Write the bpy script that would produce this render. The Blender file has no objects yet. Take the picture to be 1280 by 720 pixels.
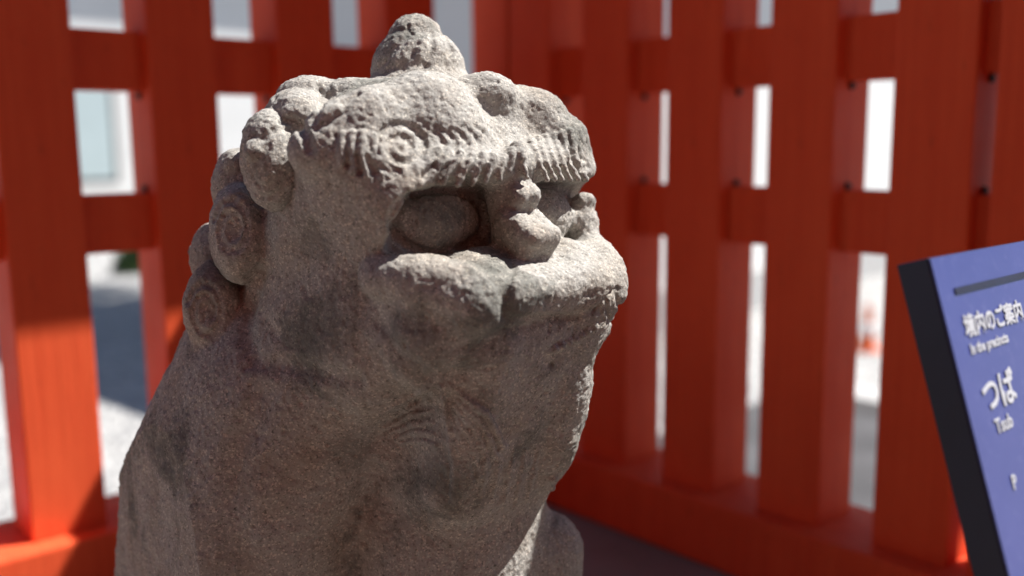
import bpy, bmesh, math, random, time
T0 = time.time()
import numpy as np
from mathutils import Vector, Matrix

# ------------------------------------------------------------------ camera, sky, sun, exposure
scene = bpy.context.scene
COL = scene.collection
CAM = np.array([0.0, 0.0, 1.45])
FPX, TILT, ROLL = 1202.8, 0.1498, -0.0088
cam_data = bpy.data.cameras.new('camera')
cam_data.sensor_width = 36.0
cam_data.lens = 36.0 * FPX / 1280.0
cam_data.clip_start = 0.05
cam_data.clip_end = 800.0
cam_data.dof.use_dof = True
cam_data.dof.focus_distance = 0.90
cam_data.dof.aperture_fstop = 1.9
cam = bpy.data.objects.new('camera', cam_data)
cam.matrix_world = (Matrix.Translation(CAM.tolist()) @ Matrix.Rotation(math.pi/2 - TILT, 4, 'X')
                    @ Matrix.Rotation(ROLL, 4, 'Z'))
COL.objects.link(cam)
scene.camera = cam

SUN_AZ = np.array([0.955, 0.297]); SUN_AZ /= np.linalg.norm(SUN_AZ)
SUN_EL = math.radians(55.0)
world = bpy.data.worlds.new('World'); scene.world = world; world.use_nodes = True
wn = world.node_tree.nodes; wl = world.node_tree.links
sky = wn.new('ShaderNodeTexSky'); sky.sky_type = 'NISHITA'; sky.sun_disc = False
sky.sun_elevation = SUN_EL
sky.sun_rotation = math.atan2(SUN_AZ[0], SUN_AZ[1])
sky.air_density = 0.8; sky.dust_density = 0.4
wl.new(sky.outputs[0], wn['Background'].inputs[0]); wn['Background'].inputs[1].default_value = 0.062
sun = bpy.data.lights.new('sun', 'SUN'); sun.energy = 5.0; sun.angle = math.radians(0.53); sun.color = (1.0, 0.97, 0.925)
suno = bpy.data.objects.new('sun', sun); COL.objects.link(suno)
sd = Vector((SUN_AZ[0]*math.cos(SUN_EL), SUN_AZ[1]*math.cos(SUN_EL), math.sin(SUN_EL)))
suno.rotation_euler = sd.to_track_quat('Z', 'Y').to_euler(); suno.location = (3, 2, 6)
vs = scene.view_settings
vs.view_transform = 'Standard'; vs.look = 'None'; vs.exposure = 0.95; vs.gamma = 1.0; vs.use_curve_mapping = False

rng = np.random.default_rng(7); random.seed(7)

# ------------------------------------------------------------------ helpers
def tag(o, label=None, cat=None, group=None, kind=None):
    if label: o['label'] = label
    if cat: o['category'] = cat
    if group: o['group'] = group
    if kind: o['kind'] = kind
    return o
def empty(name, loc, rz=0.0, label=None, cat=None, group=None):
    o = bpy.data.objects.new(name, None); COL.objects.link(o)
    o.location = loc; o.rotation_euler = (0, 0, rz); o.empty_display_size = 0.1
    return tag(o, label, cat, group)
def link_bm(name, bm, mat, parent=None, smooth=False):
    bm.normal_update()
    me = bpy.data.meshes.new(name); bm.to_mesh(me); bm.free()
    me.materials.append(mat)
    if smooth: me.polygons.foreach_set('use_smooth', [True]*len(me.polygons))
    return link_me(name, me, parent)
def link_me(name, me, parent=None, loc=(0, 0, 0), rot=(0, 0, 0)):
    o = bpy.data.objects.new(name, me); COL.objects.link(o)
    if parent is not None: o.parent = parent
    o.location = loc; o.rotation_euler = rot
    return o
def box_bm(x0, x1, y0, y1, z0, z1, bevel=0.0, seg=2, bm=None):
    b2 = bmesh.new()
    bmesh.ops.create_cube(b2, size=1.0)
    for v in b2.verts:
        v.co = Vector((x0 + (v.co.x+.5)*(x1-x0), y0 + (v.co.y+.5)*(y1-y0), z0 + (v.co.z+.5)*(z1-z0)))
    if bevel > 0:
        bmesh.ops.bevel(b2, geom=b2.edges[:], offset=bevel, segments=seg, profile=0.6, affect='EDGES')
    if bm is None: return b2
    me = bpy.data.meshes.new('t'); b2.to_mesh(me); b2.free(); bm.from_mesh(me); bpy.data.meshes.remove(me)
    return bm

class Nodes:
    """tiny wrapper to write node materials compactly"""
    def __init__(s, name, rough=0.8, spec=0.3):
        s.m = bpy.data.materials.new(name); s.m.use_nodes = True
        s.t = s.m.node_tree; s.b = s.t.nodes['Principled BSDF']
        s.b.inputs['Roughness'].default_value = rough
        s.b.inputs['Specular IOR Level'].default_value = spec
        s.co = s.t.nodes.new('ShaderNodeTexCoord').outputs['Object']
    def new(s, t, **kw):
        n = s.t.nodes.new(t)
        for k, v in kw.items(): setattr(n, k, v)
        return n
    def link(s, a, b): s.t.links.new(a, b)
    def mapping(s, scale, loc=(0, 0, 0)):
        n = s.new('ShaderNodeMapping'); n.inputs['Scale'].default_value = scale; n.inputs['Location'].default_value = loc
        s.link(s.co, n.inputs[0]); return n.outputs[0]
    def noise(s, scale, detail=4, rough=0.55, vec=None, dist=0.0):
        n = s.new('ShaderNodeTexNoise'); n.inputs['Scale'].default_value = scale; n.inputs['Detail'].default_value = detail
        n.inputs['Roughness'].default_value = rough; n.inputs['Distortion'].default_value = dist
        s.link(vec if vec is not None else s.co, n.inputs['Vector']); return n.outputs[0]
    def voro(s, scale, vec=None, feature='F1', out='Distance', rand=1.0):
        n = s.new('ShaderNodeTexVoronoi', feature=feature); n.inputs['Scale'].default_value = scale
        n.inputs['Randomness'].default_value = rand
        s.link(vec if vec is not None else s.co, n.inputs['Vector']); return n.outputs[out]
    def ramp(s, fac, stops):
        n = s.new('ShaderNodeValToRGB'); el = n.color_ramp.elements
        while len(el) < len(stops): el.new(0.5)
        for e, (p, c) in zip(el, stops):
            e.position = p; e.color = (*c, 1) if len(c) == 3 else c
        s.link(fac, n.inputs[0]); return n.outputs[0]
    def mix(s, fac, a, b, mode='MIX'):
        n = s.new('ShaderNodeMix', data_type='RGBA', blend_type=mode)
        for sock, v in ((n.inputs[0], fac), (n.inputs[6], a), (n.inputs[7], b)):
            if isinstance(v, (int, float)): sock.default_value = v
            elif isinstance(v, tuple): sock.default_value = (*v, 1)
            else: s.link(v, sock)
        return n.outputs[2]
    def math(s, op, a, b=0.0):
        n = s.new('ShaderNodeMath', operation=op)
        for sock, v in zip(n.inputs, (a, b)):
            if isinstance(v, (int, float)): sock.default_value = v
            else: s.link(v, sock)
        return n.outputs[0]
    def color(s, c):
        if isinstance(c, tuple): s.b.inputs['Base Color'].default_value = (*c, 1)
        else: s.link(c, s.b.inputs['Base Color'])
    def bump(s, h, strength=0.5, dist=0.002):
        n = s.new('ShaderNodeBump'); n.inputs['Strength'].default_value = strength; n.inputs['Distance'].default_value = dist
        s.link(h, n.inputs['Height'])
        if s.b.inputs['Normal'].is_linked: s.link(s.b.inputs['Normal'].links[0].from_socket, n.inputs['Normal'])
        s.link(n.outputs[0], s.b.inputs['Normal'])

# ------------------------------------------------------------------ materials
def mat_stone():
    n = Nodes('weathered_andesite', 0.95, 0.12)
    warp = n.noise(26, 4, 0.6)
    big = n.noise(6.5, 7, 0.62); big2 = n.noise(9, 8, 0.66, n.mapping((1, 1, 0.8), (3.1, 1.7, 0.4)), 0.4)
    med = n.noise(60, 6, 0.66); strk = n.noise(9, 6, 0.65, n.mapping((5, 5, 0.7), (1.3, 0.2, 0.9)))
    base = n.ramp(big, [(0.34, (0.335, 0.30, 0.26)), (0.5, (0.385, 0.37, 0.345)), (0.66, (0.34, 0.295, 0.25))])
    base = n.mix(n.ramp(big2, [(0.53, (0, 0, 0)), (0.60, (0.7, 0.7, 0.7)), (0.72, (0.9, 0.9, 0.9))]), base, (0.15, 0.15, 0.135))   # dark lichen
    base = n.mix(n.ramp(strk, [(0.56, (0, 0, 0)), (0.72, (0.55, 0.55, 0.55))]), base, (0.18, 0.165, 0.145))                       # rain streaks
    base = n.mix(n.ramp(med, [(0.5, (0, 0, 0)), (0.72, (0.6, 0.6, 0.6))]), base, (0.44, 0.415, 0.375))
    g = n.new('ShaderNodeSeparateColor'); n.link(n.voro(620, out='Color'), g.inputs[0])
    sp = n.ramp(g.outputs[0], [(0.0, (0.5, 0.5, 0.5)), (0.16, (0.92, 0.92, 0.92)), (0.82, (1.03, 1.03, 1.03)), (0.96, (1.75, 1.7, 1.6))])
    base = n.mix(0.75, base, sp, 'MULTIPLY')
    pit = n.noise(190, 3, 0.7)
    base = n.mix(n.ramp(pit, [(0.30, (0.75, 0.75, 0.75)), (0.38, (0, 0, 0))]), base, (0.09, 0.085, 0.075))
    n.color(base)
    n.bump(n.noise(360, 3, 0.75), 0.7, 0.0020)
    return n.m
def mat_red():
    n = Nodes('vermilion_paint', 0.6, 0.14)
    g = n.noise(6, 5, 0.6, n.mapping((9, 9, 0.5)))
    b = n.noise(3.5, 4, 0.6)
    c = n.ramp(g, [(0.3, (0.75, 0.092, 0.032)), (0.7, (0.86, 0.130, 0.045))])
    c = n.mix(n.ramp(b, [(0.42, (0, 0, 0)), (0.75, (0.5, 0.5, 0.5))]), c, (0.66, 0.075, 0.028))
    n.color(n.mix(n.ramp(n.noise(70, 5, 0.7, n.mapping((1, 1, 0.25))), [(0.60, (0, 0, 0)), (0.72, (0.55, 0.55, 0.55))]), c, (0.40, 0.055, 0.025)))
    n.link(n.ramp(b, [(0.3, (0.5,)*3), (0.7, (0.72,)*3)]), n.b.inputs['Roughness'])
    n.bump(n.noise(14, 5, 0.65, n.mapping((9, 9, 0.3))), 0.6, 0.003)
    return n.m
def plain(name, col, rough=0.7, spec=0.3, var=0.12, scale=8, bump=0.0, bscale=60, bdist=0.002, metal=0.0):
    n = Nodes(name, rough, spec)
    f = n.noise(scale, 5, 0.6)
    lo = tuple(x*(1-var) for x in col); hi = tuple(min(1, x*(1+var)) for x in col)
    n.color(n.ramp(f, [(0.3, lo), (0.7, hi)]))
    n.b.inputs['Metallic'].default_value = metal
    if bump: n.bump(n.noise(bscale, 4, 0.6), bump, bdist)
    return n.m
def mat_gravel():
    n = Nodes('pale_gravel', 0.95, 0.1)
    v = n.voro(28, out='Color'); s = n.new('ShaderNodeSeparateColor'); n.link(v, s.inputs[0])
    c = n.ramp(s.outputs[0], [(0.0, (0.24, 0.24, 0.25)), (0.5, (0.42, 0.41, 0.40)), (1.0, (0.58, 0.57, 0.55))])
    c = n.mix(n.ramp(n.noise(0.8, 4), [(0.35, (0, 0, 0)), (0.7, (0.5, 0.5, 0.5))]), c, (0.36, 0.35, 0.34))
    n.color(c); n.bump(n.voro(28), 1.0, 0.03)
    return n.m
M = dict(
    stone=mat_stone(), red=mat_red(), gravel=mat_gravel(),
    plaster=plain('white_plaster', (0.70, 0.695, 0.68), 0.85, 0.2, 0.05, 1.2, 0.2, 40),
    granite=plain('grey_granite', (0.30, 0.295, 0.29), 0.85, 0.2, 0.22, 60, 0.5, 220, 0.003),
    granite_pale=plain('pale_granite', (0.46, 0.45, 0.44), 0.85, 0.2, 0.18, 60, 0.5, 220, 0.003),
    paving=plain('dark_stone_paving', (0.26, 0.23, 0.20), 0.85, 0.2, 0.2, 3, 0.4, 90, 0.004),
    hall=plain('bounce_red_timber', (0.50, 0.075, 0.035), 0.7, 0.2, 0.2, 6),
    shaded_paving=plain('shaded_paving', (0.085, 0.082, 0.085), 0.9, 0.2, 0.25, 3, 0.5, 120, 0.004),
    dark=plain('joint_shade_dark', (0.03, 0.025, 0.025), 0.6, 0.3, 0.2, 20),
    timber=plain('dark_timber', (0.055, 0.05, 0.05), 0.7, 0.3, 0.25, 9, 0.3, 40),
    tile=plain('grey_roof_tile', (0.11, 0.115, 0.125), 0.6, 0.4, 0.2, 7, 0.2, 30),
    glass=plain('frosted_pane', (0.46, 0.545, 0.555), 0.25, 0.5, 0.06, 1.5),
    copper=plain('weathered_copper_sheet', (0.17, 0.23, 0.21), 0.6, 0.4, 0.2, 5),
    cone=plain('orange_plastic', (0.75, 0.16, 0.05), 0.5, 0.4, 0.05, 5),
    conewhite=plain('white_reflective_band', (0.8, 0.8, 0.8), 0.5, 0.4, 0.05, 5),
)
n = Nodes('blue_sign_face', 0.36, 0.5)
blot = n.noise(9, 5, 0.6); strk = n.noise(5, 4, 0.6, n.mapping((16, 16, 2.5)))
c = n.ramp(blot, [(0.3, (0.044, 0.056, 0.225)), (0.7, (0.058, 0.070, 0.26))])
c = n.mix(n.ramp(strk, [(0.55, (0, 0, 0)), (0.8, (0.35, 0.35, 0.35))]), c, (0.15, 0.16, 0.38)); n.color(c)
M['sign_blue'] = n.m
M['sign_edge'] = plain('navy_sign_edge', (0.012, 0.013, 0.038), 0.45, 0.4, 0.25, 12)
M['sign_white'] = plain('white_lettering', (0.52, 0.53, 0.57), 0.6, 0.3, 0.03, 9)
n = Nodes('leaf_green', 0.6, 0.3); n.color(n.ramp(n.noise(3, 3), [(0.3, (0.025, 0.055, 0.018)), (0.7, (0.06, 0.10, 0.03))])); M['leaf'] = n.m
M['bark'] = plain('bark', (0.10, 0.075, 0.055), 0.9, 0.1, 0.3, 15, 0.6, 40, 0.01)

# ------------------------------------------------------------------ ground and platform
def sheet(name, pts, z, mat, kind='structure'):
    bm = bmesh.new(); bm.faces.new([bm.verts.new((x, y, z)) for x, y in pts])
    return tag(link_bm(name, bm, mat), kind=kind)
sheet('ground', [(-300, -300), (300, -300), (300, 400), (-300, 400)], 0.0, M['gravel'])

UR = np.array([math.cos(-0.8459), math.sin(-0.8459)])      # along the right wing, towards the viewer
UL = np.array([-UR[1], UR[0]])                             # along the left wing, away from the viewer
SILL_Z = 0.79
CORNER = np.array([-0.0443, 2.2155])                       # inner faces of the two wings meet here
# raised stone platform that carries the fence and the statue
def plat():
    a = CORNER + UL*0.32 - UR*0.32
    b = a - UL*3.4; c = b + UR*0.62; d = CORNER - UL*0.95 + UR*0.62
    e = CORNER - UL*0.95 + UR*2.2; f = a + UR*3.4
    return [a, b, c, d, e, f]
bm = bmesh.new(); pv = plat()
top = [bm.verts.new((p[0], p[1], 0.665)) for p in pv]; bot = [bm.verts.new((p[0], p[1], -0.05)) for p in pv]
bm.faces.new(top[::1])
for i in range(len(pv)):
    j = (i+1) % len(pv); bm.faces.new([top[i], bot[i], bot[j], top[j]])
bmesh.ops.recalc_face_normals(bm, faces=bm.faces[:])
tag(sheet('paving', [(-6, -6), (7, -6), (7, 1.15), (-6, 1.15)], 0.004, M['paving']))  # unseen dark paving added to cut the light bounced up at the statue
platform = tag(link_bm('stone_platform', bm, M['paving']), kind='structure')

# ------------------------------------------------------------------ the two fence wings
POST_W, POST_D = 0.1235, 0.110
Z_U0, Z_M1, Z_M0 = 1.45+0.0948, 1.45-0.0824, 1.45-0.1845
TOP_Z = 2.20
post_me = None
def post_mesh():
    global post_me
    if post_me is None:
        bm = box_bm(0, POST_W, 0, POST_D, SILL_Z, TOP_Z-0.1, 0.0035, 2)
        bm.normal_update(); post_me = bpy.data.meshes.new('post'); bm.to_mesh(post_me); bm.free(); post_me.materials.append(M['red'])
    return post_me
joint_shade_me = None
def joint_shade_mesh():  # dark discs standing in for the shaded holes at the rail joints
    global joint_shade_me
    if joint_shade_me is None:
        bm = bmesh.new()
        bmesh.ops.create_cone(bm, cap_ends=True, segments=10, radius1=0.0075, radius2=0.0055, depth=0.006)
        joint_shade_me = bpy.data.meshes.new('joint_shade'); bm.to_mesh(joint_shade_me); bm.free(); joint_shade_me.materials.append(M['dark'])
    return joint_shade_me
def fence(loc, u, posts, x_lo, x_hi, joint_side, label, overhang, back):
    """local x runs along the wing, local y away from the inside; posts = left ends of the post faces"""
    root = empty('wooden_fence', (loc[0], loc[1], 0), math.atan2(u[1], u[0]), label, 'fence')
    for x in posts: link_me('post', post_mesh(), root, (x, 0, 0))
    for z0, z1 in ((Z_M0, Z_M1), (Z_U0, Z_U0 + 0.102), (Z_U0 + 0.30, Z_U0+0.38)):
        link_bm('rail', box_bm(x_lo, x_hi, 0.030, 0.078, z0, z1, 0.003), M['red'], root)
    link_bm('sill', box_bm(x_lo, x_hi, -0.045, 0.145, 0.667, SILL_Z+0.001, 0.006), M['red'], root)
    link_bm('top_beam', box_bm(x_lo, x_hi, -0.02, 0.12, TOP_Z-0.1, TOP_Z-0.002, 0.005), M['red'], root)
    link_bm('cap', box_bm(x_lo, x_hi, -overhang, 0.10+back, TOP_Z, TOP_Z+0.05, 0.008), M['copper'], root)  # unseen cap, overhang and back depth shaped to throw shade on the posts
    for x in posts:
        px = x + (POST_W + 0.002 if joint_side > 0 else -0.002)
        for z in (Z_M1 + 0.006, Z_U0 - 0.007):
            o = link_me('joint_shade', joint_shade_mesh(), root, (px, 0.050, z), (0, math.pi/2, 0))
    return root
B_FR = np.array([0.3749, 1.7423])                          # inner right corner of one right-wing post
origin_r = CORNER
sB = float(np.dot(B_FR - CORNER, UR))
pr = [sB - POST_W + 0.2217*k for k in range(-2, 3)] + [sB + 0.2217*2 + 0.030, sB + 0.2217*2 + 0.030+0.2217]
fence(CORNER, UR, pr, 0.06, pr[-1] + POST_W + 0.02, 1, 'red timber fence wing running behind the blue signboard', 0.04, 1.3)
E_FR = np.array([-0.7179, 1.6199])
sE = float(np.dot(E_FR - CORNER, UL))
pl = [sE - POST_W + 0.2481*k for k in range(-2, 4) if sE + 0.2481*k < -0.02]
fence(CORNER, UL, pl, pl[0] - 0.3, -0.065, -1, 'red timber fence wing with a sunlit orange post behind the statue back', 0.305, 0.10)
# corner post
root = empty('corner_post', (CORNER[0], CORNER[1], 0), math.atan2(UR[1], UR[0]), 'square red corner post joining the two fence wings behind the statue', 'post')
link_bm('shaft', box_bm(-0.062, 0.058, -0.062+0.06, 0.06+0.06, 0.669, TOP_Z-0.004, 0.004), M['red'], root)
link_bm('cap', box_bm(-0.10, 0.058, -0.0, 0.22, TOP_Z+0.052, TOP_Z+0.09, 0.01), M['copper'], root)

# ------------------------------------------------------------------ buildings round the yard
def building(name, loc, rz, w, d, h, label, front=True, wall='plaster', roof_over=0.7, base_h=0.35, roof_h=1.6):
    """local front face on y=0, body towards +y, x centred"""
    r = empty(name, (loc[0], loc[1], 0), rz, label, 'building')
    link_bm('foundation', box_bm(-w/2-.06, w/2+.06, -.06, d+.06, -.05, base_h, 0.015), M['granite_pale'], r)
    link_bm('wall', box_bm(-w/2, w/2, 0, d, base_h+.002, h), M[wall], r)
    o = roof_over
    bm = bmesh.new()
    v = [bm.verts.new(p) for p in ((-w/2-o, -o, h-.12), (w/2+o, -o, h-.12), (w/2+o, d+o, h-.12), (-w/2-o, d+o, h-.12),
                                   (-w/2-o, -o, h+.02), (w/2+o, -o, h+.02), (w/2+o, d+o, h+.02), (-w/2-o, d+o, h+.02),
                                   (-w/2+d*.3, d/2, h+roof_h), (w/2-d*.3, d/2, h+roof_h))]
    for f in ((3, 2, 1, 0), (0, 1, 5, 4), (1, 2, 6, 5), (2, 3, 7, 6), (3, 0, 4, 7), (4, 5, 9, 8), (6, 7, 8, 9), (5, 6, 9), (7, 4, 8)):
        bm.faces.new([v[i] for i in f])
    rf = link_bm('roof', bm, M['tile'], r)
    link_bm('ridge', box_bm(-w/2+d*.3-.1, w/2-d*.3+.1, d/2-.12, d/2+.12, h+roof_h-.05, h+roof_h+.22, .03), M['tile'], rf)
    return r
def window(r, x0, x1, z0, z1, frame='timber', pane='glass', y=0.0):
    w = link_bm('window', box_bm(x0, x1, y-.05, y+.02, z0, z1, .004), M[frame], r)
    link_bm('pane', box_bm(x0+.07, x1-.07, y-.056, y-.04, z0+.07, z1-.07), M[pane], w)
    link_bm('sill', box_bm(x0-.08, x1+.08, y-.10, y-.052, z0-.16, z0-.02, .006), M['plaster'], w)
    return w
# white storehouse seen through the left wing
b1 = building('white_storehouse', (-7.0, 16.0), math.radians(42), 9.0, 5.0, 4.6, 'white plastered storehouse with a dark framed window beyond the left fence wing', roof_over=0.3)
window(b1, -0.62, 0.50, 0.85, 3.0)
# hall behind the statue
b2 = building('shrine_hall', (2.9, 9.2), math.radians(48), 7.4, 2.8, 3.6, 'white walled hall with a grey stone footing beyond the right fence wing', roof_over=0.5)
# unseen hall added behind the camera to block sky light and bounce red
b3 = building('light_block_hall', (0.5, -1.9), math.pi, 12.0, 6.0, 3.6, 'red timber hall with wide tiled eaves, added out of view to shape the light', wall='hall', roof_over=1.6, roof_h=2.6)

# stone path behind the right wing, with a gutter along it
def strip(name, n0, n1, t0, t1, z, mat):
    nb_ = np.array([-UR[1], UR[0]])
    return sheet(name, [tuple(nb_*a + UR*b) for a, b in ((n0, t0), (n0, t1), (n1, t1), (n1, t0))], z, mat)
strip('path', 1.95, 4.70, -3.0, 6.0, 0.004, M['shaded_paving'])  # near-black colour stands in for the shade on this grey paving
strip('gutter', 4.70, 4.95, -3.0, 6.0, 0.008, M['timber'])
strip('kerb', 4.95, 5.25, -3.0, 6.0, 0.012, M['granite_pale'])
# traffic cone
def lathe(name, prof, mat, parent, seg=24):
    bm = bmesh.new(); rings = []
    for r, z in prof: rings.append([bm.verts.new((r*math.cos(2*math.pi*i/seg), r*math.sin(2*math.pi*i/seg), z)) for i in range(seg)])
    for A, B in zip(rings[:-1], rings[1:]):
        for i in range(seg): bm.faces.new([A[i], A[(i+1) % seg], B[(i+1) % seg], B[i]])
    bm.faces.new(rings[-1]); bm.faces.new(rings[0][::-1])
    return link_bm(name, bm, mat, parent, True)
CS = 0.5
cone = empty('traffic_cone', (2.46, 6.55, 0), 0, 'orange traffic cone on the gravel seen through the right fence wing', 'traffic cone')
link_bm('base', box_bm(-.19, .19, -.19, .19, 0.012, .03, .006), M['cone'], cone)
lathe('body', [(.14, .031), (.125, .06), (.035, .62), (.03, .66)], M['cone'], cone)
lathe('band', [(.101, .24), (.077, .39), (.074, .39)], M['conewhite'], cone)
cone.scale = (CS, CS, CS)
# trees: tapered trunk, limbs and a crown of leaf faces
def tree(loc, h, crown_r, label, n=5200, seed=3):
    rg = np.random.default_rng(seed); r = empty('tree', (loc[0], loc[1], 0), 0, label, 'tree')
    bm = bmesh.new()
    def limb(p, q, r0, r1):
        p = Vector(p); q = Vector(q); z = (q-p).normalized(); x = z.orthogonal().normalized(); y = z.cross(x); A = []
        for c_, rr in ((p, r0), (q, r1)): A.append([bm.verts.new(c_ + (x*math.cos(i*math.pi/4) + y*math.sin(i*math.pi/4))*rr) for i in range(8)])
        for i in range(8): bm.faces.new([A[0][i], A[0][(i+1) % 8], A[1][(i+1) % 8], A[1][i]])
    limb((0, 0, -.05), (.06, .02, h*.45), .17, .12); limb((.06, .02, h*.45), (0, .1, h*.85), .12, .04)
    cl = []
    for i in range(26):
        a = rg.uniform(0, 6.28); e = rg.uniform(-.35, 1.2); R = crown_r*rg.uniform(.45, .95)
        c_ = np.array([R*math.cos(a)*math.cos(e), R*math.sin(a)*math.cos(e), h*.68 + R*math.sin(e)*.9]); cl.append(c_)
        if i < 10: limb((.04, .02, h*rg.uniform(.36, .6)), tuple(c_), .05, .015)
    link_bm('trunk', bm, M['bark'], r, True)
    cen = np.array(cl)[rg.integers(0, len(cl), n)] + rg.normal(0, crown_r*.17, (n, 3))
    d1 = rg.normal(0, 1, (n, 3)); d1 /= np.linalg.norm(d1, axis=1)[:, None]; d2 = np.cross(d1, rg.normal(0, 1, (n, 3))); d2 /= np.linalg.norm(d2, axis=1)[:, None]
    s1 = rg.uniform(.05, .10, (n, 1)); vv = np.stack([cen-d1*s1, cen+d2*s1*.5, cen+d1*s1, cen-d2*s1*.5], 1).reshape(-1, 3)
    me = bpy.data.meshes.new('crown'); me.from_pydata(vv.tolist(), [], np.arange(n*4).reshape(-1, 4).tolist()); me.materials.append(M['leaf'])
    link_me('crown', me, r)
tree((-1.25, 9.6), 5.6, 1.55, 'leafy broadleaf tree added out of view to shade the gravel beyond the left fence wing')  # unseen tree put in to cast shade on the gravel

def shrub(loc, r, label, n=700, seed=5):
    rg = np.random.default_rng(seed); e = empty('shrub', (loc[0], loc[1], 0), 0, label, 'shrub')
    bm = bmesh.new()
    for i in range(7):
        a = i*0.9; q = Vector((math.cos(a)*r*.6, math.sin(a)*r*.6, r*rg.uniform(.8, 1.3))); x = Vector((.012, 0, 0)); y = Vector((0, .012, 0))
        A = [bm.verts.new(p) for p in (x, y, -x, -y)]; t = bm.verts.new(q)
        for j in range(4): bm.faces.new([A[j], A[(j+1) % 4], t])
    link_bm('stems', bm, M['bark'], e)
    cen = rg.normal(0, 1, (n, 3)); cen /= np.linalg.norm(cen, axis=1)[:, None]; cen *= r*rg.uniform(.5, 1.0, (n, 1)); cen[:, 2] = np.abs(cen[:, 2])*1.3 + .03
    d1 = rg.normal(0, 1, (n, 3)); d1 /= np.linalg.norm(d1, axis=1)[:, None]; d2 = np.cross(d1, rg.normal(0, 1, (n, 3))); d2 /= np.linalg.norm(d2, axis=1)[:, None]
    s1 = rg.uniform(.03, .06, (n, 1)); vv = np.stack([cen-d1*s1, cen+d2*s1*.5, cen+d1*s1, cen-d2*s1*.5], 1).reshape(-1, 3)
    me = bpy.data.meshes.new('foliage'); me.from_pydata(vv.tolist(), [], np.arange(n*4).reshape(-1, 4).tolist()); me.materials.append(M['leaf']); link_me('foliage', me, e)
shrub((-4.35, 11.0), 0.24, 'low dark green shrub on the gravel in front of the white storehouse')

# ------------------------------------------------------------------ blue signboard
SD = 0.72
def wray(px, py, dist):
    c, s = math.cos(ROLL), math.sin(ROLL); u, v = px-640.0, py-360.0
    u, v = c*u + s*v, -s*u + c*v; zc = -v/FPX
    d = np.array([u/FPX, math.cos(TILT)+zc*math.sin(TILT), -math.sin(TILT)+zc*math.cos(TILT)])
    return CAM + d*(dist/d[1])
TL = wray(1162, 322, SD)                                   # upper left corner of the printed face
lean = math.radians(17.5); ph = math.atan2(UL[1], UL[0])
wdir = np.array([UL[0], UL[1], 0.0]); nh = np.array([UL[1], -UL[0], 0.0])
SW, SH, ST = 0.42, 0.36, 0.027
hdn = nh*math.sin(lean) - np.array([0, 0, 1.0])*math.cos(lean)     # down the panel
nrm = nh*math.cos(lean) + np.array([0, 0, 1.0])*math.sin(lean)     # out of the panel
# panel frame: x = along text, y = up the panel, z = out of the face, origin at the face's upper left corner
foot = TL + wdir*SW/2 + hdn*SH*0.5
sign = empty('signboard', (float(foot[0]-nh[0]*.05), float(foot[1]-nh[1]*.05), 0.0), 0.0, 'thick blue signboard with white lettering standing in front of the red fence', 'sign')
MW = Matrix(((wdir[0], -hdn[0], nrm[0], TL[0]), (wdir[1], -hdn[1], nrm[1], TL[1]), (wdir[2], -hdn[2], nrm[2], TL[2]), (0, 0, 0, 1)))
MW = Matrix.Translation(-sign.location) @ MW
def on_panel(o, off=(0, 0, 0)):
    o.parent = sign; o.matrix_local = MW @ Matrix.Translation(off); return o
on_panel(link_bm('panel', box_bm(0, SW, -SH, 0, -ST, -0.0015, 0.0012), M['sign_edge']))
on_panel(link_bm('face', box_bm(0.0008, SW-0.0008, -SH+0.0008, -0.0008, -0.0014, 0.0), M['sign_blue']))
on_panel(link_bm('rule', box_bm(0.0258, SW-0.0258, -0.0315, -0.0265, 0.0004, 0.0010), M['sign_edge']))
def text(body, x, y, size, bold=0.0, part='lettering'):
    cu = bpy.data.curves.new('lettering', 'FONT'); cu.body = body; cu.size = size; cu.offset = bold; cu.resolution_u = 3; cu.extrude = 0.0002
    to = bpy.data.objects.new('lettering', cu); COL.objects.link(to)
    bpy.context.view_layer.update()
    me = bpy.data.meshes.new_from_object(to.evaluated_get(bpy.context.evaluated_depsgraph_get()))
    bpy.data.objects.remove(to); me.name = part; me.materials.clear(); me.materials.append(M['sign_white'])
    return on_panel(link_me(part, me), (x, y, 0.0008))
text('\u5883\u5185\u306e\u3054\u6848\u5185', 0.0262, -0.0640, 0.0185, 0.0005)
text('In the precincts', 0.0270, -0.0785, 0.0110, 0.0003)
text('\u3064\u3070', 0.0272, -0.1230, 0.0300, 0.0007)
text('Tsub', 0.0360, -0.1420, 0.0155, 0.0003)
text('P', 0.0400, -0.1860, 0.0150, 0.0003)
link_bm('pole', box_bm(-0.025, 0.025, -0.02, 0.02, 0.0, float(foot[2])-0.02, 0.004), M['sign_edge'], sign)
link_bm('foot_plate', box_bm(-0.10, 0.10, -0.08, 0.08, 0.0045, 0.02, 0.003), M['sign_edge'], sign)

# ------------------------------------------------------------------ the stone lion dog, sculpted as one implicit surface
HY = 0.95                                                   # metres from the camera to the head's middle
YAW = math.radians(42.0)                                    # the head looks to the right and towards the viewer
HF = np.array([math.sin(YAW), -math.cos(YAW), 0.0])         # local a: where the face points
HN = np.array([-math.cos(YAW), -math.sin(YAW), 0.0])        # local b: its right flank
HU = np.array([0.0, 0.0, 1.0])                              # local c: up
def ray(px, py):
    u, v = px-640.0, py-360.0
    c, s = math.cos(ROLL), math.sin(ROLL)
    u, v = c*u + s*v, -s*u + c*v
    zc = -v/FPX
    d = np.array([u/FPX, math.cos(TILT) + zc*math.sin(TILT), -math.sin(TILT) + zc*math.cos(TILT)])
    return d
HO = CAM + ray(570, 280) * (HY / ray(570, 280)[1])
U = HY / FPX                                                # one sculpting unit in metres
RM = np.array([HF, HN, HU])
def to_local(P): return (RM @ ((np.asarray(P) - HO) / U).T).T
CL = to_local(CAM)
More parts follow.
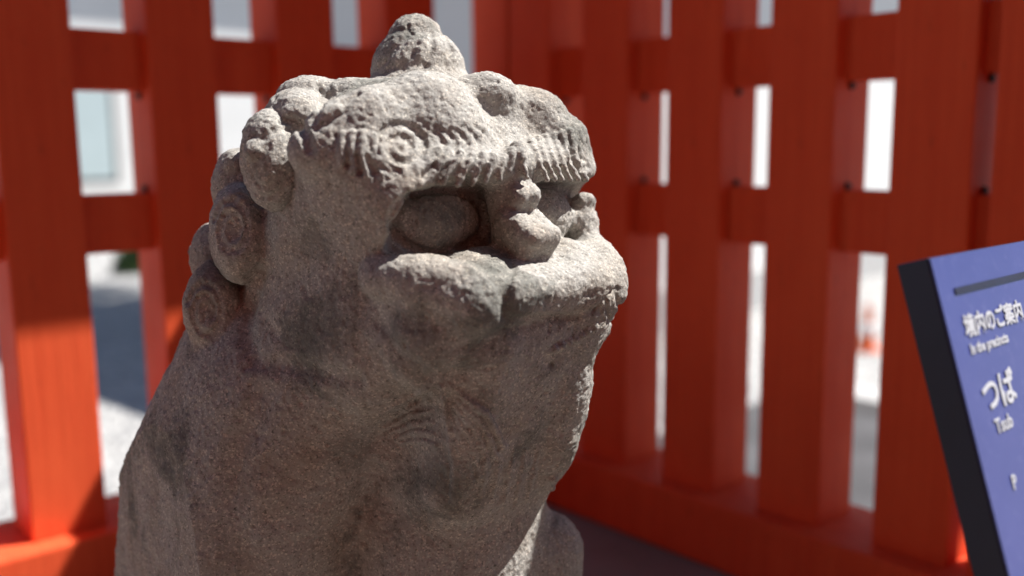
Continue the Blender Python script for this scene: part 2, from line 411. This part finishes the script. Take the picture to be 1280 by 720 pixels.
def rayl(px, py):
    d = RM @ ray(px, py); return d / np.linalg.norm(d)
def pt(px, py, a=None, b=None):
    d = rayl(px, py)
    t = (a - CL[0])/d[0] if a is not None else (b - CL[1])/d[1]
    return CL + d*t

OPS = []
def axes(yaw=0, pitch=0, rollx=0):
    m = Matrix.Rotation(math.radians(yaw), 3, 'Z') @ Matrix.Rotation(math.radians(pitch), 3, 'Y') @ Matrix.Rotation(math.radians(rollx), 3, 'X')
    return np.array(m)
def add(kind, k=10.0, part='head', mode=1, **kw):
    o = dict(kind=kind, k=float(k), part=part, mode=mode, **kw)
    if kind == 'ell':
        o['c'] = np.array(kw['c'], float); o['r'] = np.array(kw['r'], float); R = max(o['r'])
        o['lo'], o['hi'] = o['c']-R, o['c']+R
    elif kind == 'box':
        o['c'] = np.array(kw['c'], float); o['h'] = np.array(kw['h'], float); R = np.linalg.norm(o['h'])
        o['lo'], o['hi'] = o['c']-R, o['c']+R
    elif kind == 'chain':
        o['p'] = np.array(kw['p'], float); r = kw['r']
        o['r'] = np.full(len(o['p']), float(r)) if np.isscalar(r) else np.array(r, float)
        o['lo'] = o['p'].min(0)-o['r'].max(); o['hi'] = o['p'].max(0)+o['r'].max()
    OPS.append(o); return o
def both(kind, **kw):
    add(kind, **kw)
    m = dict(kw); f = np.array([1, -1, 1])
    if 'c' in m: m['c'] = np.array(m['c'], float)*f
    if 'p' in m: m['p'] = np.array(m['p'], float)*f
    if m.get('R') is not None:
        F = np.diag(f.astype(float)); m['R'] = F @ m['R'] @ F
    if m.get('part', '').startswith('near_'): m['part'] = 'far_' + m['part'][5:]
    add(kind, **m)
def dist(o, P):
    if o['kind'] == 'chain':
        best = None
        p, r = o['p'], o['r']
        if len(p) == 1: return np.linalg.norm(P-p[0], axis=-1)-r[0]
        for i in range(len(p)-1):
            e = p[i+1]-p[i]; L = max(e @ e, 1e-6)
            t = np.clip(((P-p[i]) @ e)/L, 0, 1)
            d = np.sqrt(((P-p[i]-t[..., None]*e)**2).sum(-1)) - (r[i]+(r[i+1]-r[i])*t)
            best = d if best is None else np.minimum(best, d)
        return best
    q = P-o['c']
    if o.get('R') is not None: q = q @ o['R']
    if o['kind'] == 'ell':
        k0 = np.sqrt(((q/o['r'])**2).sum(-1)); k1 = np.sqrt(((q/o['r']**2)**2).sum(-1)) + 1e-9
        return k0*(k0-1)/k1
    w = o.get('w', 10.0)
    q = np.abs(q) - (o['h']-w)
    return np.sqrt((np.maximum(q, 0)**2).sum(-1)) + np.minimum(q.max(-1), 0) - w
PARTS = []
def field(P, rad=0.0, margin=6.0, want_part=False, upto=None):
    """P: (blocks, points, 3); rad: radius of a block round its mean"""
    D = np.full(P.shape[:2], 400.0); I = np.zeros(P.shape[:2], np.int16) if want_part else None
    C = P.mean(1)
    for o in (OPS if upto is None else OPS[:upto]):
        g = rad + margin + o['k']
        s = np.nonzero(((C > o['lo']-g) & (C < o['hi']+g)).all(1))[0]
        if len(s) == 0: continue
        d = dist(o, P[s]); e = D[s]; k = o['k']
        if o['mode'] > 0:
            h = np.maximum(k-np.abs(d-e), 0)/k
            D[s] = np.minimum(d, e) - h*h*k*0.25
            if want_part:
                if o['part'] not in PARTS: PARTS.append(o['part'])
                w = I[s]; w[d < e] = PARTS.index(o['part']); I[s] = w
        else:
            d = -d; h = np.maximum(k-np.abs(d-e), 0)/k
            D[s] = np.maximum(d, e) + h*h*k*0.25
    return (D, I) if want_part else D
def hits(pix, lift=0.0, n=None):
    """surface points of the sculpture so far that are seen at these picture points"""
    pix = np.array(pix, float); dirs = np.array([rayl(x, y) for x, y in pix])
    t = np.full(len(pix), 820.0)
    for it in range(60):
        d = field((CL + dirs*t[:, None])[:, None, :], 0, 45, upto=n)[:, 0]
        t += np.clip(d, -40, 40)*0.9
        if np.abs(d).max() < 0.4: break
    return CL + dirs*(t-lift)[:, None]
def densify(pix, step=5.0):
    out = [pix[0]]
    for p, q in zip(pix[:-1], pix[1:]):
        n = max(1, int(math.hypot(q[0]-p[0], q[1]-p[1])/step))
        out += [(p[0]+(q[0]-p[0])*i/n, p[1]+(q[1]-p[1])*i/n) for i in range(1, n+1)]
    return out
def stroke(pix, r0, r1=None, lift=0.0, mode=1, k=3.0, part='head', step=6, mirror=False, rs=None):
    pp = densify(pix, step); P = hits(pp, lift)
    if r1 is None: r1 = r0
    s = np.linspace(0, 1, len(pp)); r = r0+(r1-r0)*s if rs is None else np.interp(s, np.linspace(0, 1, len(rs)), rs)
    (both if mirror else add)('chain', k=k, part=part, mode=mode, p=P, r=r)
def spiral(cx, cy, R, turns, start, sq=1.0, cw=1, r_in=3.0):
    out = []
    n = int(14*turns)
    for i in range(n+1):
        t = i/n; rr = R + (r_in-R)*t; an = math.radians(start) + cw*2*math.pi*turns*t
        out.append((cx+rr*math.cos(an)*sq, cy+rr*math.sin(an)))
    return out

def pd(px, py, dy):
    """point seen at a picture position, dy units beyond the head's middle"""
    d = ray(px, py); return to_local(CAM + d*((HY + dy*U)/d[1]))
# --- masses ---------------------------------------------------------------
add('box', c=(-44, 0, 60), h=(136, 184, 116), w=110, k=10)                           # skull
add('box', c=(-10, 88, 38), h=(114, 112, 84), w=50, k=24, R=axes(0, -36, -27))        # sloping forehead
add('box', c=(-10, -78, 40), h=(114, 100, 86), w=54, k=24, R=axes(0, -36, 22))
add('box', c=(132, -44, -48), h=(84, 205, 106), w=46, k=16, mode=-1)                      # undercut below the brow
both('chain', p=[(108, 0, 74), (110, 40, 74), (102, 84, 74), (80, 122, 74), (40, 158, 72), (-20, 182, 70)],
     r=[15, 18, 20, 20, 20, 20], k=26, part='near_brow')
add('box', c=(-52, 0, -70), h=(122, 184, 150), w=76, k=8)                            # face block
add('ell', c=(-130, 0, -20), r=(130, 208, 150), k=40)                                # under the mane
both('ell', c=(-60, 138, -120), r=(120, 66, 120), k=26)                              # side of the jaw
# eye sockets, eyeballs
both('ell', c=(108, 79, 15), r=(54, 72, 45), k=8, mode=-1)
add('ell', c=(61, 76, 12), r=(23, 60, 38), k=2, part='near_eye')
add('ell', c=(76, -80, 8), r=(24, 42, 34), k=3, part='far_eye')
# bridge and nose
add('chain', p=[(92, 0, 66), (104, 0, 10), (112, 0, -30)], r=[28, 25, 28], k=14)
add('box', c=(112, 0, 36), h=(23, 20, 25), w=13, k=4, part='nose', R=axes(0, 34, 0))
add('box', c=(130, 0, -2), h=(34, 29, 21), w=14, k=4, part='nose', R=axes(0, 30, 0))
# cheek pads
both('chain', p=[(66, 160, -44), (106, 136, -50), (138, 108, -60), (152, 98, -72)], r=[24, 33, 36, 36], k=8, part='near_cheek')
# muzzle, lower jaw
add('box', c=(132, 0, -58), h=(62, 92, 30), w=26, k=8, part='muzzle', R=axes(0, 16, 0))
add('ell', c=(116, -66, -90), r=(70, 58, 74), k=20, part='muzzle')
add('ell', c=(88, -64, -172), r=(72, 54, 96), k=26, part='jaw')
add('ell', c=(64, -66, -250), r=(72, 54, 96), k=30, part='jaw')
add('box', c=(62, 0, -203), h=(78, 106, 150), w=50, k=9, part='jaw', R=axes(0, 20, 0))
both('ell', c=(78, 86, -108), r=(78, 84, 80), k=18, part='near_cheek')                # full lower cheeks
add('ell', c=pt(728, 278, b=-146), r=(22, 22, 20), k=22)
add('ell', c=pt(730, 252, b=-150), r=(15, 15, 12), k=12)
# throat, chest, back
add('chain', p=[pd(570, 520, 50), pd(560, 640, 40), pd(560, 800, 40)], r=[118, 132, 140], k=40, part='torso')
add('chain', p=[pd(430, 400, 60), pd(384, 490, 70), pd(322, 640, 80), pd(296, 860, 90)], r=[140, 178, 192, 206], k=50, part='torso')
N_MASS = len(OPS)
# --- forehead swells ------------------------------------------------------------
for i, (x, y, r, k) in enumerate([(470, 148, 40, 22), (535, 132, 44, 22), (602, 122, 34, 20), (618, 118, 26, 16), (668, 142, 36, 18), (560, 165, 40, 22),
                                  (425, 150, 26, 14), (700, 172, 34, 16), (408, 188, 38, 22)]):
    p = hits([(x, y)], -r*0.70)[0]; add('ell', c=p, r=(r, r*1.15, r*0.85), k=k)
# --- mane curls: (x, y) in the reference view, flank plane b, radii ------------------
def curl(i, px, py, a=None, b=None, r=(40, 30, 40), k=6, R=None, twin=True):
    c = pt(px, py, a=a, b=b); add('ell', c=c, r=r, k=k, part='mane_curl#%d' % i, R=R)
    if twin:
        f = np.diag([1.0, -1.0, 1.0])
        add('ell', c=c*np.array([1, -1, 1]), r=r, k=k, part='mane_curl#%dm' % i, R=None if R is None else f @ R @ f)
curl(2, 374, 150, b=168, r=(54, 40, 36), R=axes(20, 0, 20))
curl(3, 388, 124, b=135, r=(46, 40, 28))
curl(4, 440, 122, b=100, r=(46, 40, 25))
curl(7, 302, 235, b=190, r=(44, 34, 50))
curl(8, 272, 322, b=205, r=(44, 34, 44))
curl(1, 340, 200, b=210, r=(48, 36, 58), R=axes(20, -10, 0), k=3)
curl(6, 270, 388, b=232, r=(46, 40, 62), R=axes(25, -10, 0), k=4)
curl(5, 300, 292, b=216, r=(48, 36, 62), R=axes(20, -12, 0), k=4)
for x, y, r in ((246, 314, 11), (262, 292, 12), (296, 205, 14)):
    add('ell', c=pt(x, y, b=205), r=(r, r, r), k=6, part='mane_curl#8' if y > 250 else 'mane_curl#7')
# topknot
add('chain', k=16, part='topknot', p=[pt(525, 126, b=0), pt(522, 92, b=0), pt(520, 56, b=0), pt(524, 40, b=0)], r=[74, 60, 38, 22])
# --- carving on the curls -----------------------------------------------------------
C1, C5, C6 = 'mane_curl#1', 'mane_curl#5', 'mane_curl#6'

for q, sx in ((0, 0.7), (1, 1.0)):
    stroke(spiral(330, 205, 44-q*14, 0.62, 20, 0.72, 1, 40-q*14), 3.4, 2.4, 0.5, -1, 5, C1)
p = hits([(319, 189)], -3)[0]; add('ell', c=p, r=(13, 13, 13), k=2, part=C1)
for cx, cy, part in ((284, 284, C5), (252, 388, C6)):
    p = hits([(cx, cy)], 4)[0]; add('ell', c=p, r=(15, 15, 22), k=10, mode=-1, part=part)
    stroke(spiral(cx+4, cy+2, 38, 1.5, 200, 0.62, 1, 17), 5.6, 4.2, 0.5, -1, 4, part)
stroke([(352, 152), (366, 150), (378, 162), (386, 186)], 5, 5, 0, -1, 5, 'mane_curl#2')
stroke([(330, 172), (345, 160), (362, 160)], 4, 4, 0, -1, 4, 'mane_curl#2')
stroke([(398, 108), (402, 128), (392, 150)], 5, 4, 0, -1, 4, 'mane_curl#3')
stroke([(396, 160), (412, 150), (430, 140)], 4, 3, 0, -1, 5)
stroke([(430, 128), (446, 118)], 5, 4, 0, -1, 4)
# --- brow hair: near side, mirrored to the far side ----------------------------------
BN = 'near_brow'
def lock(pix, r0, r1, part, drop=0.0, k=3.0):
    """a raised lock of hair that starts on the surface and hangs straight past the brow's edge"""
    pp = densify(pix[:-1], 5); P = list(hits(pp, -1.0))
    t = np.linalg.norm(P[-1]-CL); e = rayl(*pix[-1])
    P.append(CL + e*(t-drop)); P = np.array(P)
    add('chain', k=k, part=part, p=P, r=np.linspace(r0, r1, len(P)))
stroke(spiral(503, 182, 34, 2.0, 100, 1.15, 1, 4), 5.2, 4.6, 0.5, -1, 3.0, BN, 4)
for q in range(6):                                                                  # combed hair sweeping away from the curl
    o = q*15
    stroke([(528+o, 158-q*1.0), (546+o, 166), (556+o, 180), (552+o, 196)], 1.6, 2.6, 0, -1, 3, BN, 6, rs=[0.8, 1.8, 2.2, 1.6])
for pix in ([(428, 170), (427, 188), (428, 205)], [(440, 168), (439, 190), (441, 212)], [(452, 168), (452, 192), (460, 219)], [(465, 172), (468, 200), (478, 218)],
            [(472, 200), (486, 212), (500, 222)],
            [(548, 188), (536, 206), (519, 219)], [(562, 190), (550, 210), (535, 225)], [(576, 192), (566, 212), (553, 229)], [(590, 194), (582, 214), (572, 231)],
            [(604, 194), (598, 214), (590, 231)], [(617, 194), (612, 212), (606, 228)], [(629, 196), (626, 210), (624, 224)]):
    lock(pix, 4.8, 3.4, BN, 2.0)
for a, b in (((434, 192), (434, 206)), ((446, 194), (450, 214)), ((458, 196), (468, 216)), ((543, 206), (530, 220)), ((558, 208), (545, 226)), ((573, 210), (562, 228)),
             ((588, 212), (580, 230)), ((604, 212), (598, 228))):
    stroke([a, b], 3.0, 4.5, -1, -1, 3, BN, 4)
BF = 'far_brow'
for q in range(6):
    o = q*9.5
    lock([(664+o, 176-q*2), (672+o, 198), (684+o, 224)], 5.0, 3.6, BF, 1.0)
lock([(648, 186), (652, 204), (659, 222)], 9, 4, BF, 2.0); lock([(640, 190), (640, 202), (636, 214)], 6, 4, BN, 1.0)
stroke([(712, 186), (716, 202), (726, 213), (736, 208)], 3, 3, 0, -1, 3, BF, 4)
stroke([(722, 186), (726, 198), (733, 200)], 2.5, 2.5, 0, -1, 3, BF, 4)
# --- eye rims ------------------------------------------------------------------------
stroke(spiral(547, 277, 40, 1.0, 0, 1.46, 1, 40), 5.0, 5.0, -1.0, -1, 4, 'near_eye', 6)
# --- muzzle, mouth and beard -----------------------------------------------------------
stroke([(640, 330), (634, 350), (632, 372), (633, 396)], 5, 6.5, 0.5, -1, 6, 'muzzle', 5)
stroke([(640, 402), (680, 398), (720, 396), (752, 388)], 4.5, 4.5, 2, -1, 9, 'jaw', 6)
stroke([(742, 388), (758, 372), (772, 360)], 3, 3, 0, -1, 3, 'muzzle', 5)
stroke([(757, 374), (762, 396), (768, 420)], 2.5, 2.5, 0, -1, 3, 'muzzle', 5)
stroke([(690, 433), (715, 424), (742, 410), (755, 400)], 2.5, 2.5, 0, -1, 3, 'jaw', 5)
stroke([(770, 368), (776, 388)], 3, 3, 0, -1, 3, 'jaw', 5)
for i in range(7):                                                                  # worn teeth at the far corner of the mouth
    add('ell', c=hits([(694+i*8.2, 437-i*4.6)], 0)[0], r=(5.5, 5.5, 6.5), k=2, part='jaw')
for x, y, r in ((690, 456, 4.5), (686, 412, 4), (682, 491, 3.5), (505, 432, 3.5)):
    p = hits([(x, y)], 0)[0]; add('ell', c=p, r=(r, r, r), k=2, mode=-1)
stroke([(650, 489), (668, 474), (690, 456)], 1.2, 1.4, 0, -1, 1.5, 'jaw', 5)
for q in range(7):                                                                  # beard strands fanning off the jaw
    t = q/6.0
    x0, y0 = 545+t*8, 468+t*30; x1, y1 = 610-t*40, 520+t*60; x2, y2 = 630-t*62, 560+t*68
    stroke([(x0, y0), (x1, y1), (x2, y2)], 1.5, 2.5, 0.5, 1, 2.5, 'jaw', 7, rs=[1.5, 5.0, 4.0])
for q in range(6):
    stroke([(470+q*6, 520+q*7), (505+q*4, 500+q*10), (535+q*2, 486+q*14)], 1.5, 2.0, 0.5, 1, 2.5, 'jaw', 7, rs=[1.5, 4.0, 2.5])
for q in range(5):
    stroke([(610+q*16, 560), (604+q*15, 600), (600+q*15, 628)], 1.5, 2.0, 0, 1, 2.5, 'jaw', 8, rs=[1.5, 4.5, 2.0])
stroke([(474, 408), (492, 446), (530, 476), (580, 468)], 7, 7, 4, -1, 18, 'head', 8)
stroke([(322, 346), (304, 410), (316, 452), (380, 462), (440, 476)], 7, 6, 4, -1, 16, 'head', 8)
# far shoulder and the tips of the chest curls
add('chain', k=20, part='foreleg', p=[pd(676, 690, 50), pd(672, 800, 40)], r=[58, 62])
for x, y in ((692, 598), (690, 610), (693, 622)):
    add('ell', c=hits([(x, y)], -2)[0], r=(7, 7, 6), k=3, part='torso')
for q in range(4):                                                                  # twisted grooves on the topknot, faint folds on the body
    stroke([(476+q*26, 86), (492+q*24, 62), (512+q*14, 40)], 2.5, 2.0, 0, -1, 6, 'topknot', 6, rs=[1, 3.4, 1])
stroke([(322, 500), (292, 570), (288, 650), (306, 730)], 9, 9, 7, -1, 26, 'torso', 10)
stroke([(470, 600), (440, 660), (436, 730)], 9, 9, 7, -1, 26, 'torso', 10)

# --- meshing --------------------------------------------------------------
VOX = 1.9
LO = np.array([-420.0, -300.0, -640.0]); HI = np.array([260.0, 300.0, 330.0])
BS = 8
bw = VOX*BS
nb = np.ceil((HI-LO)/bw).astype(int)
ii = np.stack(np.meshgrid(*[np.arange(k) for k in nb], indexing='ij'), -1).reshape(-1, 3)
cc = LO + (ii+0.5)*bw
coarse = field(cc[:, None, :], 0, 44)[:, 0]
dims = nb*BS
G = np.ones(dims, np.float32)*50
G.reshape(nb[0], BS, nb[1], BS, nb[2], BS)[:] = np.where(coarse > 0, 50, -50).reshape(nb).astype(np.float32)[:, None, :, None, :, None]
near = np.nonzero(np.abs(coarse) < bw*1.05)[0]
off = np.stack(np.meshgrid(*[np.arange(BS)]*3, indexing='ij'), -1).reshape(-1, 3)
Gv = G.reshape(nb[0], BS, nb[1], BS, nb[2], BS)
for s in range(0, len(near), 1500):
    idx = near[s:s+1500]
    P = LO + (ii[idx][:, None, :]*BS + off[None])*VOX
    d = field(P, bw*0.87, 6)
    b = ii[idx]
    Gv[b[:, 0], :, b[:, 1], :, b[:, 2], :] = d.reshape(-1, BS, BS, BS).astype(np.float32)
G[:, :, 0] = 50; G[0] = 50; G[-1] = 50; G[:, 0] = 50; G[:, -1] = 50; G[:, :, -1] = 50
def surface_nets(G):
    S = G < 0
    nx, ny, nz = S.shape
    A = np.zeros((nx-1, ny-1, nz-1), np.int8)
    for i in (0, 1):
        for j in (0, 1):
            for k in (0, 1): A += S[i:nx-1+i, j:ny-1+j, k:nz-1+k]
    act = (A > 0) & (A < 8)
    cells = np.argwhere(act); vid = np.full(act.shape, -1, np.int32); vid[act] = np.arange(len(cells))
    acc = np.zeros((len(cells), 3)); cnt = np.zeros(len(cells))
    corn = [(i, j, k) for i in (0, 1) for j in (0, 1) for k in (0, 1)]
    val = {c: G[cells[:, 0]+c[0], cells[:, 1]+c[1], cells[:, 2]+c[2]] for c in corn}
    for c in corn:
        for ax in range(3):
            if c[ax]: continue
            e = list(c); e[ax] = 1; e = tuple(e)
            v0, v1 = val[c], val[e]; x = (v0 < 0) != (v1 < 0)
            t = np.where(x, v0/np.where(x, v0-v1, 1), 0)
            p = np.tile(np.array(c, float), (len(cells), 1)); p[:, ax] += t
            acc[x] += p[x]; cnt += x
    V = cells + acc/cnt[:, None]
    Q = []
    for ax in range(3):
        o1, o2 = [(1, 2), (2, 0), (0, 1)][ax]
        sl0 = [slice(None)]*3; sl1 = [slice(None)]*3
        sl0[ax] = slice(0, -1); sl1[ax] = slice(1, None)
        X = S[tuple(sl0)] != S[tuple(sl1)]
        e = np.argwhere(X)
        e = e[(e[:, o1] > 0) & (e[:, o2] > 0) & (e[:, o1] < S.shape[o1]-1) & (e[:, o2] < S.shape[o2]-1)]
        inside = S[e[:, 0], e[:, 1], e[:, 2]]
        d1 = np.zeros(3, int); d1[o1] = 1; d2 = np.zeros(3, int); d2[o2] = 1
        g = lambda q: vid[q[:, 0], q[:, 1], q[:, 2]]
        q = np.stack([g(e-d1-d2), g(e-d2), g(e), g(e-d1)], 1)
        q[~inside] = q[~inside][:, ::-1]
        Q.append(q)
    return V, np.concatenate(Q)
V, Q = surface_nets(G); del G, Gv
V = LO + V*VOX
def normals(V, Q):
    n = np.cross(V[Q[:, 2]]-V[Q[:, 0]], V[Q[:, 3]]-V[Q[:, 1]])
    N = np.stack([sum(np.bincount(Q[:, j], n[:, i], len(V)) for j in range(4)) for i in range(3)], 1)
    return N/np.maximum(np.linalg.norm(N, axis=1, keepdims=True), 1e-9)
LAT = rng.random((32, 32, 32))
def vnoise(P):
    f = np.floor(P).astype(int); t = P-f; t = t*t*(3-2*t); r = 0
    for i in (0, 1):
        for j in (0, 1):
            for k in (0, 1):
                w = (t[:, 0] if i else 1-t[:, 0])*(t[:, 1] if j else 1-t[:, 1])*(t[:, 2] if k else 1-t[:, 2])
                r = r + w*LAT[(f[:, 0]+i) % 32, (f[:, 1]+j) % 32, (f[:, 2]+k) % 32]
    return r*2-1
# part of each vertex, before weathering
_, I = field(V[:, None, :], 0, 8, want_part=True); I = I[:, 0]
N = normals(V, Q)
disp = 1.7*vnoise(V/34.0) + 0.9*vnoise(V/15.0+7) + 0.5*vnoise(V/7.3+3)
fine = vnoise(V/4.6+11)
rough_up = 1.0
disp += 0.95*fine + 0.55*vnoise(V/2.6+5)
pits = vnoise(V/9.0+19); disp -= 6.0*np.clip(pits-0.66, 0, 1)
Vd = V + N*disp[:, None]
N = normals(Vd, Q)
BASE_Z = float(HO[2] + LO[2]*U)
W = (RM.T @ (Vd*U).T).T + HO
NW = (RM.T @ N.T).T
SROOT = np.array([HO[0]-0.06, HO[1]+0.06, BASE_Z])
W -= SROOT
statue = empty('lion_dog_statue', SROOT.tolist(), 0, 'weathered grey stone guardian lion dog statue with curly mane and heavy brows', 'statue')
# blackened lichen stains: irregular patches at fixed places on the stone
sn = Nodes.__new__(Nodes); sn.m = M['stone']; sn.t = sn.m.node_tree; sn.b = sn.t.nodes['Principled BSDF']
sn.co = [x for x in sn.t.nodes if x.type == 'TEX_COORD'][0].outputs['Object']
edge = sn.noise(34, 7, 0.68); col = sn.b.inputs['Base Color'].links[0].from_socket; mask = None
for (x, y), r in zip([(392, 412), (522, 432), (548, 276), (560, 590), (268, 335), (392, 300), (620, 405), (440, 560)], [52, 58, 46, 46, 44, 34, 50, 40]):
    q = ((RM.T @ (hits([(x, y)])[0]*U)) + HO - SROOT).tolist()
    dn = sn.new('ShaderNodeVectorMath', operation='DISTANCE'); sn.link(sn.co, dn.inputs[0]); dn.inputs[1].default_value = q
    v = sn.math('SUBTRACT', sn.math('ADD', 1.0, sn.math('MULTIPLY', sn.math('SUBTRACT', edge, 0.5), 2.6)), sn.math('DIVIDE', dn.outputs['Value'], r*U))
    mask = v if mask is None else sn.math('MAXIMUM', mask, v)
sn.color(sn.mix(sn.ramp(mask, [(0.0, (0, 0, 0)), (0.5, (0.62, 0.62, 0.62))]), col, sn.mix(0.35, (0.12, 0.12, 0.11), col)))
FP = I[Q[:, 0]].copy()
def islands(sel):
    """connected pieces among the quads sel"""
    q = Q[sel]; lab = np.arange(len(V))
    while True:
        mn = lab[q].min(1); new = lab.copy(); np.minimum.at(new, q.ravel(), np.repeat(mn, 4)); new = new[new]
        if (new == lab).all(): break
        lab = new
    return lab[q[:, 0]]
for rnd in range(2):
    for p, nm in enumerate(list(PARTS)):
        sel = np.nonzero(FP == p)[0]
        if len(sel) == 0: continue
        l = islands(sel); u, c = np.unique(l, return_counts=True)
        if len(u) > 1: FP[sel[l != u[c.argmax()]]] = PARTS.index('torso' if nm == 'head' else 'head')
names = {}
NICE = {'near_brow': 'brow', 'far_brow': 'brow', 'near_eye': 'eye', 'far_eye': 'eye', 'near_cheek': 'cheek', 'far_cheek': 'cheek'}
def part_mesh(pname, parent):
    sel = Q[FP == PARTS.index(pname)][:, ::-1]
    if len(sel) == 0: return None
    nm = NICE.get(pname, pname.split('#')[0])
    used, inv = np.unique(sel, return_inverse=True); inv = inv.reshape(-1, 4)
    me = bpy.data.meshes.new(nm)
    me.vertices.add(len(used)); me.vertices.foreach_set('co', W[used].astype(np.float32).ravel())
    me.loops.add(len(inv)*4); me.loops.foreach_set('vertex_index', inv.astype(np.int32).ravel())
    me.polygons.add(len(inv)); me.polygons.foreach_set('loop_start', np.arange(0, len(inv)*4, 4, dtype=np.int32))
    me.polygons.foreach_set('use_smooth', np.ones(len(inv), bool))
    me.update(calc_edges=True)
    me.materials.append(M['stone'])
    me.normals_split_custom_set_from_vertices(NW[used].tolist())
    return link_me(nm, me, parent)
head = part_mesh('head', statue)
for p in list(PARTS):
    if p == 'head': continue
    part_mesh(p, statue if p in ('torso', 'foreleg', 'haunch') else head)
print('statue quads', time.time()-T0, len(Q))
